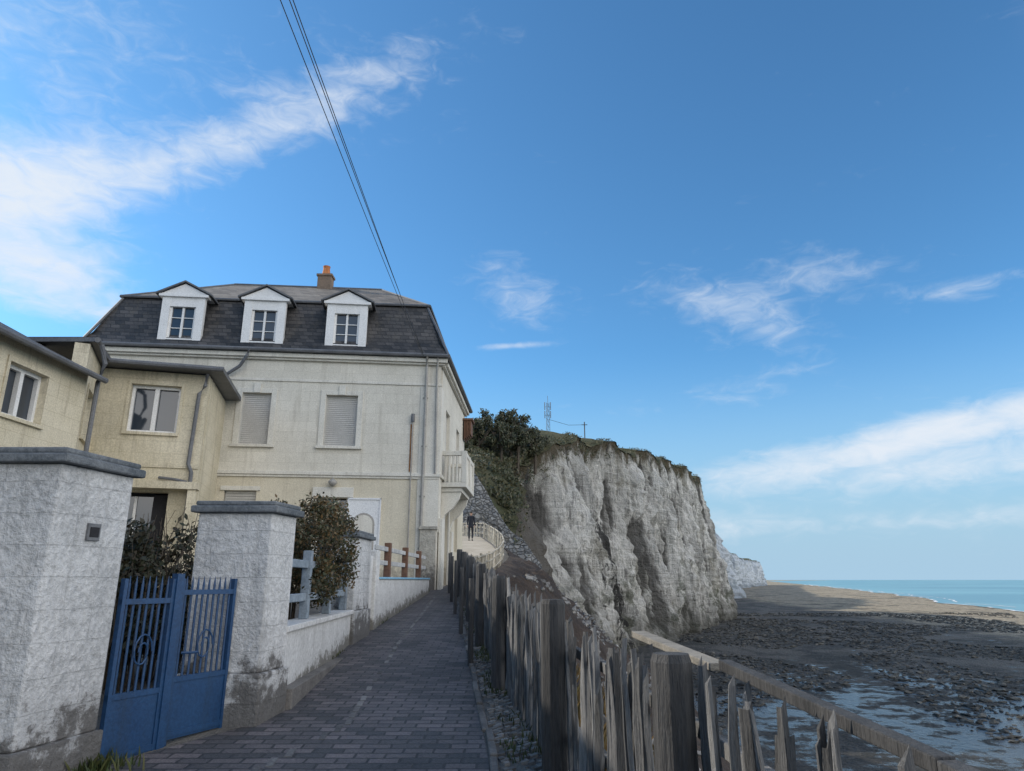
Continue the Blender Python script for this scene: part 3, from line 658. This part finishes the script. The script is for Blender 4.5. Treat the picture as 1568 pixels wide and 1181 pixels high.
mb=MB(); d=Vector((.17,.985,0)).normalized(); nrm=Vector((d.y,-d.x,0)); c=Vector((-3.015,5.04,1.98))
mb.obox(c,d*.06,nrm*.014,Vector((0,0,.06)),0); mb.obox(c+nrm*.016,d*.042,nrm*.004,Vector((0,0,.035)),1); mb.make('intercom',[M_zinc,M_dark],bevel=.003)

M_blue=mat('blue_paint',(.007,.040,.115),(.013,.058,.15),3,.5,.4,40,.005,streak=.5,streakc=(.015,.03,.05))
g0=Vector((-2.95,5.42,0)); g1=Vector((-2.50,6.46,0)); L=(g1-g0).length; A=(g1-g0).normalized(); GF=(g0,A,Vector((A.y,-A.x,0)))
GE=empty('blue_gate',(-2.7,5.9,.4)); mb=MB()
mb.box(GF,.02,L*.43-.03,-.012,.012,.36,.80); mb.box(GF,L*.43+.06,L-.03,-.012,.012,.44,.86)
for a0,a1,dz in ((.0,L*.43-.02,0),(L*.43+.05,L-.0,.06)):
    for z in (.40,.80,1.47): mb.box(GF,a0,a1,-.02,.02,z+dz,z+dz+.04)
    mb.box(GF,a0,a0+.03,-.022,.022,.34+dz,1.66); mb.box(GF,a1-.03,a1,-.022,.022,.34+dz,1.66)
    k=int((a1-a0)/.062)
    for i in range(1,k+1):
        a=a0+(a1-a0)*i/(k+1); p=g0+A*a; top=1.68
        mb.tube([p+Vector((0,0,.8+dz)),p+Vector((0,0,top-.07)),p+Vector((0,0,top))],[.010,.010,.002],6)
    pc=g0+A*((a0+a1)/2)
    mb.tube([pc+A*(.09*math.cos(q)*(1-q/14))+GF[2]*.02+Vector((0,0,1.12+.14*math.sin(q)*(1-q/14))) for q in [i*.5 for i in range(20)]],.007,6)
mb.box(GF,L*.43-.02,L*.43+.05,-.03,.035,.32,1.70)
mb.tube([g0+A*(L*.43+.11)+GF[2]*.03+Vector((0,0,1.08)),g0+A*(L*.43+.17)+GF[2]*.09+Vector((0,0,1.08)),g0+A*(L*.43+.22)+GF[2]*.09+Vector((0,0,1.08))],.011,6)
mb.make('leaves',M_blue,GE)

M_lw=mat('white_wall',(.54,.54,.53),(.66,.66,.65),3,.9,.6,25,.01,streak=.5,streakc=(.26,.25,.23),low=(.42,(.12,.11,.09),.85))
M_pb=mat('pale_blue_concrete',(.17,.215,.26),(.27,.32,.37),3,.85,.5,25,.01,streak=.5,streakc=(.12,.12,.12))
A0=Vector((-2.17,6.98,0)); A1=Vector((-2.38,10.79,0)); d=(A1-A0); LL=d.length; d.normalize(); LWF=(A0,d,Vector((d.y,-d.x,0)))
GWE=empty('garden_wall',(-2.3,9,.6)); mb=MB()
mb.box(LWF,.0,LL,-.24,-.02,.3,1.16,0); mb.box(LWF,.0,LL,-.28,.02,1.162,1.22,0); mb.box(LWF,.04,LL,-.018,.10,.3,.66,2)
for a in (.05,1.25,2.5,LL-.12): mb.box(LWF,a,a+.10,-.19,-.09,1.222,1.98,1)
for z in (1.42,1.78):
    for a0,a1 in ((.15,1.25),(1.35,2.5),(2.60,LL-.12)): mb.box(LWF,a0,a1,-.165,-.115,z,z+.085,1)
mb.make('wall_and_rail',[M_lw,M_pb,M_kerb],GWE,bevel=.008)
YE=empty('front_yard_wall',(-2.3,15,1)); mb=MB()
WL=(Vector((-2.36,12.6,0)),Vector((0.02,1,0)),Vector((1,0,0)))
mb.box(WL,0,6.6,-.2,0,.5,1.66,0); mb.box(WL,-.0,6.6,-.22,.03,1.662,1.70,3)
mb.box(WL,-.32,-.02,-.14,0.02,.5,2.15,0); mb.box(WL,-.85,-.34,-.08,-.03,.85,2.05,0)
for a in (1.2,3.2,5.2): mb.box(WL,a,a+.14,-.16,-.04,1.702,2.35,2)
for z in (1.92,2.18):
    for a0 in (0.1,1.34,3.34,5.34): mb.box(WL,a0,a0+(1.1 if a0<1 else 1.86 if a0<5 else 1.1),-.12,-.08,z,z+.085,1)
mb.make('wall_and_railing',[M_lw,M_greyw,M_wood2,mat('blue_strip',(.2,.42,.6),(.25,.48,.65),3)],YE,bevel=.008)

# ------------------------------------------------------------ wooden fence
M_wood=mat('weathered_wood',(.062,.064,.068),(.20,.20,.20),2,.82,1,22,.016,stretch=(7,7,.5),rnd=.55)
M_post=mat('dark_post',(.022,.023,.025),(.07,.070,.072),2,.75,1,14,.02,stretch=(5,5,.5),rnd=.3)
M_board=mat('sunlit_board_tone',(.15,.14,.12),(.27,.25,.215),2,.85,1,20,.01,stretch=(2,6,6))  # lighter colour stands in for sun falling on the short top plank
M_sunwood=mat('sunlit_fence_wood',(.26,.24,.20),(.40,.37,.31),4,.85,.6,20,.01,rnd=.3)  # lit copy of the fence wood: sun on the far stretch painted in
FE=empty('wooden_fence',(0,8,.6)); mb=MB()
def fpt(y,side=0):
    x=fx(y); d=Vector((fx(y+.1)-fx(y-.1),.2,0)).normalized(); nr=Vector((d.y,-d.x,0)); return Vector((x,y,pz(y)))+nr*side,d,nr
y=.7
while y<50:
    p,d,nr=fpt(y,.03+random.gauss(0,.012))
    far=y>20.5; w_=random.uniform(.009,.025) if not far else .025; th=random.uniform(.007,.014) if not far else .015
    h=random.gauss(1.01,.06) if not far else random.uniform(.80,.90)
    if y<2.9: h=random.uniform(1.0,1.16)
    if random.random()<.07: h*=random.uniform(.7,.9)
    lean=d*random.gauss(0,.045)+nr*random.gauss(0,.025)
    az_=Vector((0,0,h/2+.04))+lean*.5
    c=p+az_-Vector((0,0,.08)); rr=random.gauss(0,.5); ax=(d*math.cos(rr)+nr*math.sin(rr)); ay=(nr*math.cos(rr)-d*math.sin(rr))
    base=c-az_; vs=[]; bend=d*random.gauss(0,.022)
    for k in range(8):
        f=k/7; q=base+az_*2*f+d*random.gauss(0,.004)+nr*random.gauss(0,.004)+bend*math.sin(f*3.14); s_=w_*random.uniform(.75,1.15)*(1 if k<7 else random.uniform(.2,.8))
        for i,j in ((-1,-1),(1,-1),(1,1),(-1,1)): vs.append(q+ax*i*s_+ay*j*th)
    vs[-1]+=Vector((0,0,random.uniform(0,.05))); vs[-2]-=Vector((0,0,random.uniform(0,.03)))
    fs=[(0,3,2,1),(28,29,30,31)]+[(k*4+i,k*4+(i+1)%4,k*4+4+(i+1)%4,k*4+4+i) for k in range(7) for i in range(4)]
    mb.add(vs,fs,1 if far else 0)
    y+= (random.uniform(.03,.06) if y<3 else random.uniform(.03,.058)) if not far else .24
mb.make('pickets',[M_wood,M_sunwood],FE)
mb=MB()
def railseg(y0,y1,side,z,hz,th,m=0,jit=.01):
    n=max(1,int((y1-y0)/.8)); 
    for i in range(n):
        a=y0+(y1-y0)*i/n; b_=y0+(y1-y0)*(i+1)/n
        p,_,_=fpt(a,side); q,_,_=fpt(b_,side); p.z+=z+random.gauss(0,jit); q.z+=z+random.gauss(0,jit); dd=(q-p); nr=Vector((dd.y,-dd.x,0)).normalized()
        mb.obox((p+q)/2,dd/2,nr*th,Vector((0,0,hz)),m)
railseg(.5,20,.095,.85,.03,.02); railseg(.5,20,.095,.35,.03,.02)
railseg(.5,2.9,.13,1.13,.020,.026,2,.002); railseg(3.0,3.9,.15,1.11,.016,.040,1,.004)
railseg(20,50,.06,.62,.025,.02,3); railseg(20,50,.06,.25,.025,.02,3); railseg(20,50,.06,.88,.02,.035,3)
mb.make('rails',[M_wood,M_board,M_post,M_sunwood],FE,bevel=.005)
mb=MB()
py=[1.15,2.98,4.95,7.9,10.6,13.3,16,18.2]; 
for yy in py:
    p,d,nr=fpt(yy,-.06); s_=.085 if yy<7 else .075; h=1.17+random.uniform(-.02,.02)
    if yy<1.5: h=.9
    mb.tube([p+Vector((0,0,-.1)),p+Vector((0,0,h*.5))+d*.01,p+Vector((0,0,h-.03)),p+Vector((0,0,h))],[s_*1.05,s_,s_*.98,s_*.86],9,0)
for yy in [21,23.2,25.4,27.6,30,32,34,36,38,40,42,44,46,48]:
    p,d,nr=fpt(yy,0); mb.tube([p,p+Vector((0,0,.95))],.05,7,1)
for yy in [9.2,11.9,14.6,17,19.3,20.4]:
    p,d,nr=fpt(yy,-.28); mb.tube([p,p+Vector((0,0,1.05))],.035,7,0)
mb.make('posts',[M_post,M_sunwood],FE)

M_dry=leafmat('dry_grass_blades',[(.10,.07,.02),(.22,.14,.045),(.30,.19,.07),(.10,.09,.03)])
mb=MB()
def blade(p,h,m=0,wd=.006):
    a=random.random()*6.28; d=Vector((math.cos(a),math.sin(a),0)); s_=Vector((-d.y,d.x,0))*wd; b_=d*h*random.uniform(.1,.7)
    mb.add([p-s_,p+s_,p+b_*.4+s_*.7+Vector((0,0,h*.6)),p+b_+Vector((0,0,h)),p+b_*.4-s_*.7+Vector((0,0,h*.6))],[(0,1,2,3,4)],m)
for i in range(15000):
    y=.8+random.random()**1.3*22; d=.0+random.random()**1.5*3.4
    q=Vector(bankpt(y,d)); 
    if noise.noise(q*.9)<-.15: continue
    blade(q-Vector((0,0,.02)),random.uniform(.08,.34),0,.005+.0004*y)
mb.make('dry_grass',M_dry,recalc=False)
M_weed=leafmat('weed_leaves',[(.03,.05,.012),(.06,.09,.02),(.10,.10,.03)])
mb=MB()
for i in range(3600):
    y=3+random.random()*18
    if random.random()<.65: x=interp(RX,y)+.1+random.random()*max(.05,fx(y)-interp(RX,y)-.1)
    else: x=interp(LX,y)+random.uniform(-.05,.05)
    if noise.noise(Vector((x*2,y*1.3,5)))<.12: continue
    blade(Vector((x,y,pz(y))),random.uniform(.02,.09),0,.006)
for i in range(150):
    blade(Vector((-2.90+random.gauss(0,.10),5.32+random.gauss(0,.12),pz(5.3))),random.uniform(.04,.15),0,.009)
mb.make('weeds',M_weed,recalc=False)
mb=MB()
for i in range(1700):
    y=3+random.random()**1.3*16; x=interp(RX,y)+.08+random.random()*max(.02,fx(y)-interp(RX,y)-.1); s=random.uniform(.008,.03)
    c=Vector((x,y,pz(y)+s*.3)); mb.obox(c,Vector((s,s*.3,s*.2))*random.uniform(.6,1.2),Vector((-s*.3,s,0))*random.uniform(.6,1),Vector((0,0,s*.5)))
mb.make('verge_gravel',mat('gravel',(.10,.097,.094),(.23,.215,.2),4,.9,.3,rnd=.4),bevel=0)

# shrubs
M_shrub=leafmat('shrub_leaves',[(.022,.030,.010),(.040,.052,.014),(.085,.055,.018),(.18,.10,.03),(.05,.055,.016)])
mb=MB()
for k in range(95):
    a=random.random()*6.28; r_=random.random()**.55; c=(-2.72+math.cos(a)*.60*r_,9.1+math.sin(a)*1.15*r_,2.03+random.uniform(-.7,.66)*(1-.3*r_))
    leafcloud(mb,c,(.22,.22,.19),230,.023,0,.3)
for k in range(12):
    a=random.random()*6.28; mb.tube([(-2.8,9.2,.6),(-2.8+.15*math.cos(a),9.2+.2*math.sin(a),1.4),(-2.7+.5*math.cos(a),9.2+.8*math.sin(a),2.5)],[.025,.015,.004],5,1)
mb.make('flowering_shrub',[M_shrub,M_bark],recalc=False)
M_darkl=leafmat('hedge_leaves',[(.010,.016,.007),(.025,.032,.012),(.05,.035,.018)])
mb=MB()
for k in range(190):
    x=-4.3+random.gauss(0,.7); y_=8.2+random.gauss(0,.4); h=random.uniform(1.7,2.45)
    mb.tube([(x,y_,.5),(x+random.gauss(0,.08),y_,1.1),(x+random.gauss(0,.25),y_+random.gauss(0,.1),h)],[.012,.008,.003],5,1)
    leafcloud(mb,(x,y_,random.uniform(.9,h-.15)),(.25,.22,.28),100,.034,0,.2)
mb.make('garden_shrub',[M_darkl,M_bark],recalc=False)

# ------------------------------------------------------------ overhead wires and pole
M_wire=mat('black_cable',(.01,.01,.01),(.02,.02,.02),2,.6,0)
mb=MB()
for k,(dx,dz) in enumerate(((-.09,.0),(.0,.06),(.09,-.05))):
    pts=[]
    for i in range(60):
        y=20.3-33*i/59; f=i/59; x=-2.75+.15*math.sin(min(1,f*2)*1.57)+dx*min(1,.25+f*1.6); z=8.35+ (9.2-8.35)*f -2.4*f*(1-f)+dz
        pts.append((x,y,z))
    mb.tube(pts,.0065,5)
mb.make('overhead_cables',M_wire)
mb=MB(); mb.tube([(-2.6,-12.7,-.8),(-2.6,-12.7,9.6)],[.14,.09],10); mb.obox((-2.6,-12.7,9.2),Vector((.5,0,0)),Vector((0,.04,0)),Vector((0,0,.04))); mb.make('utility_pole',M_post)
mb=MB(); bx,by_=5.9,110; zb=22; zt=29.8
cs=[(.35,-.3),(-.35,-.3),(0,.35)]
for cx_,cy in cs: mb.tube([(bx+cx_,by_+cy,zb),(bx+cx_*.6,by_+cy*.6,zt)],.035,5)
n=9
for i in range(n):
    z0=zb+(zt-zb)*i/n; z1=zb+(zt-zb)*(i+1)/n; f0=1-.4*i/n; f1=1-.4*(i+1)/n
    for a,b_ in ((0,1),(1,2),(2,0)):
        mb.tube([(bx+cs[a][0]*f0,by_+cs[a][1]*f0,z0),(bx+cs[b_][0]*f1,by_+cs[b_][1]*f1,z1)],.022,4)
for z,h in ((28.6,1.3),(27.2,1.2)):
    for sx_ in (-.5,.45): mb.tube([(bx+sx_,by_,z),(bx+sx_,by_,z+h)],.07,6); mb.tube([(bx,by_,z+.5),(bx+sx_,by_,z+.5)],.03,4)
mb.tube([(bx,by_,zt),(bx,by_,zt+1.2)],.035,5)
mb.make('radio_mast',M_zinc)
mb=MB(); mb.tube([(12.4,115,21.5),(12.4,115,27.7)],.09,7); mb.obox((12.4,115,27.2),Vector((.5,0,0)),Vector((0,.05,0)),Vector((0,0,.05)))
mb.tube([(12.4,115,27.2),(9.5,113,26.7),(6,110,27)],.03,4); mb.make('telegraph_pole',M_post)

# ------------------------------------------------------------ pedestrian
PE=empty('pedestrian',(-2.5,42.5,pz(42.5)))
def skinmesh(name,V,E,Rr,m,sub=2):
    me=bpy.data.meshes.new(name); me.from_pydata(V,E,[]); ob=bpy.data.objects.new(name,me); scene.collection.objects.link(ob)
    ob.modifiers.new('s','SKIN').use_smooth_shade=True
    if not me.skin_vertices:
        bm=bmesh.new(); bm.from_mesh(me); bm.verts.layers.skin.verify(); bm.to_mesh(me); bm.free()
    for i,r_ in enumerate(Rr): me.skin_vertices[0].data[i].radius=r_ if isinstance(r_,tuple) else (r_,r_)
    me.skin_vertices[0].data[0].use_root=True
    sb=ob.modifiers.new('u','SUBSURF'); sb.levels=sub; sb.render_levels=sub
    me.materials.append(m); ob.parent=PE; return ob
M_coat=mat('dark_coat',(.012,.014,.022),(.025,.027,.035),8,.9,.2); M_trs=mat('dark_trousers',(.015,.017,.025),(.03,.032,.04),8,.9,.2)
M_skin=mat('skin',(.42,.25,.18),(.48,.3,.22),8,.6,.05); M_hair=mat('hair',(.03,.02,.012),(.05,.035,.02),20,.7,.3); M_shoe=mat('shoe',(.01,.01,.01),(.02,.02,.02),8,.6,.1)
skinmesh('coat',[(0,0,.92),(0,0,1.1),(0,0,1.3),(0,.01,1.43),(0,.01,1.5),(-.17,0,1.42),(.17,0,1.42),(-.22,.02,1.15),(.22,-.02,1.15),(-.21,-.08,.93),(.22,.07,.93),(0,0,.80)],
 [(0,1),(1,2),(2,3),(3,4),(3,5),(3,6),(5,7),(7,9),(6,8),(8,10),(0,11)],[(.16,.11),(.15,.11),(.17,.12),(.10,.09),(.06,.06),.07,.07,.055,.055,.042,.042,(.17,.12)],M_coat)
skinmesh('trousers',[(0,0,.92),(-.09,0,.84),(.09,0,.84),(-.10,-.07,.48),(.10,.10,.48),(-.10,.03,.10),(.10,-.12,.12)],[(0,1),(0,2),(1,3),(3,5),(2,4),(4,6)],[(.13,.1),.09,.09,.065,.065,.05,.05],M_trs)
for s_,yy in ((-1,.03),(1,-.12)): skinmesh('shoe',[(s_*.10,yy-.05,.05),(s_*.10,yy+.05,.045),(s_*.11,yy+.17,.035)],[(0,1),(1,2)],[.045,.05,.035],M_shoe,1)
skinmesh('head',[(0,.01,1.48),(0,.015,1.56),(0,.01,1.64),(0,.0,1.70),(0,.105,1.61),(-.08,.0,1.62),(.08,.0,1.62)],[(0,1),(1,2),(2,3),(2,4),(2,5),(2,6)],[.055,.07,.08,.06,.012,.014,.014],M_skin)
skinmesh('hair',[(0,-.02,1.62),(0,-.02,1.68),(0,-.01,1.73)],[(0,1),(1,2)],[(.085,.085),(.09,.09),.06],M_hair)
for s_,yy in ((-1,-.08),(1,.07)):
    V=[(s_*.215,yy,.93),(s_*.215,yy+.005,.86)];E=[(0,1)];Q=[.028,.032]
    for k in range(4):
        b_=len(V); V+=[(s_*.215,yy-.027+.018*k,.82),(s_*.208,yy-.027+.018*k,.775-(.01 if k in(1,2) else 0)),(s_*.198,yy-.025+.018*k,.75)]; E+=[(1,b_),(b_,b_+1),(b_+1,b_+2)]; Q+=[.009,.008,.007]
    b_=len(V); V+=[(s_*.20,yy+.035,.87),(s_*.19,yy+.05,.83)]; E+=[(1,b_),(b_,b_+1)]; Q+=[.011,.009]
    skinmesh('hand',V,E,Q,M_skin,1)
print('DONE')
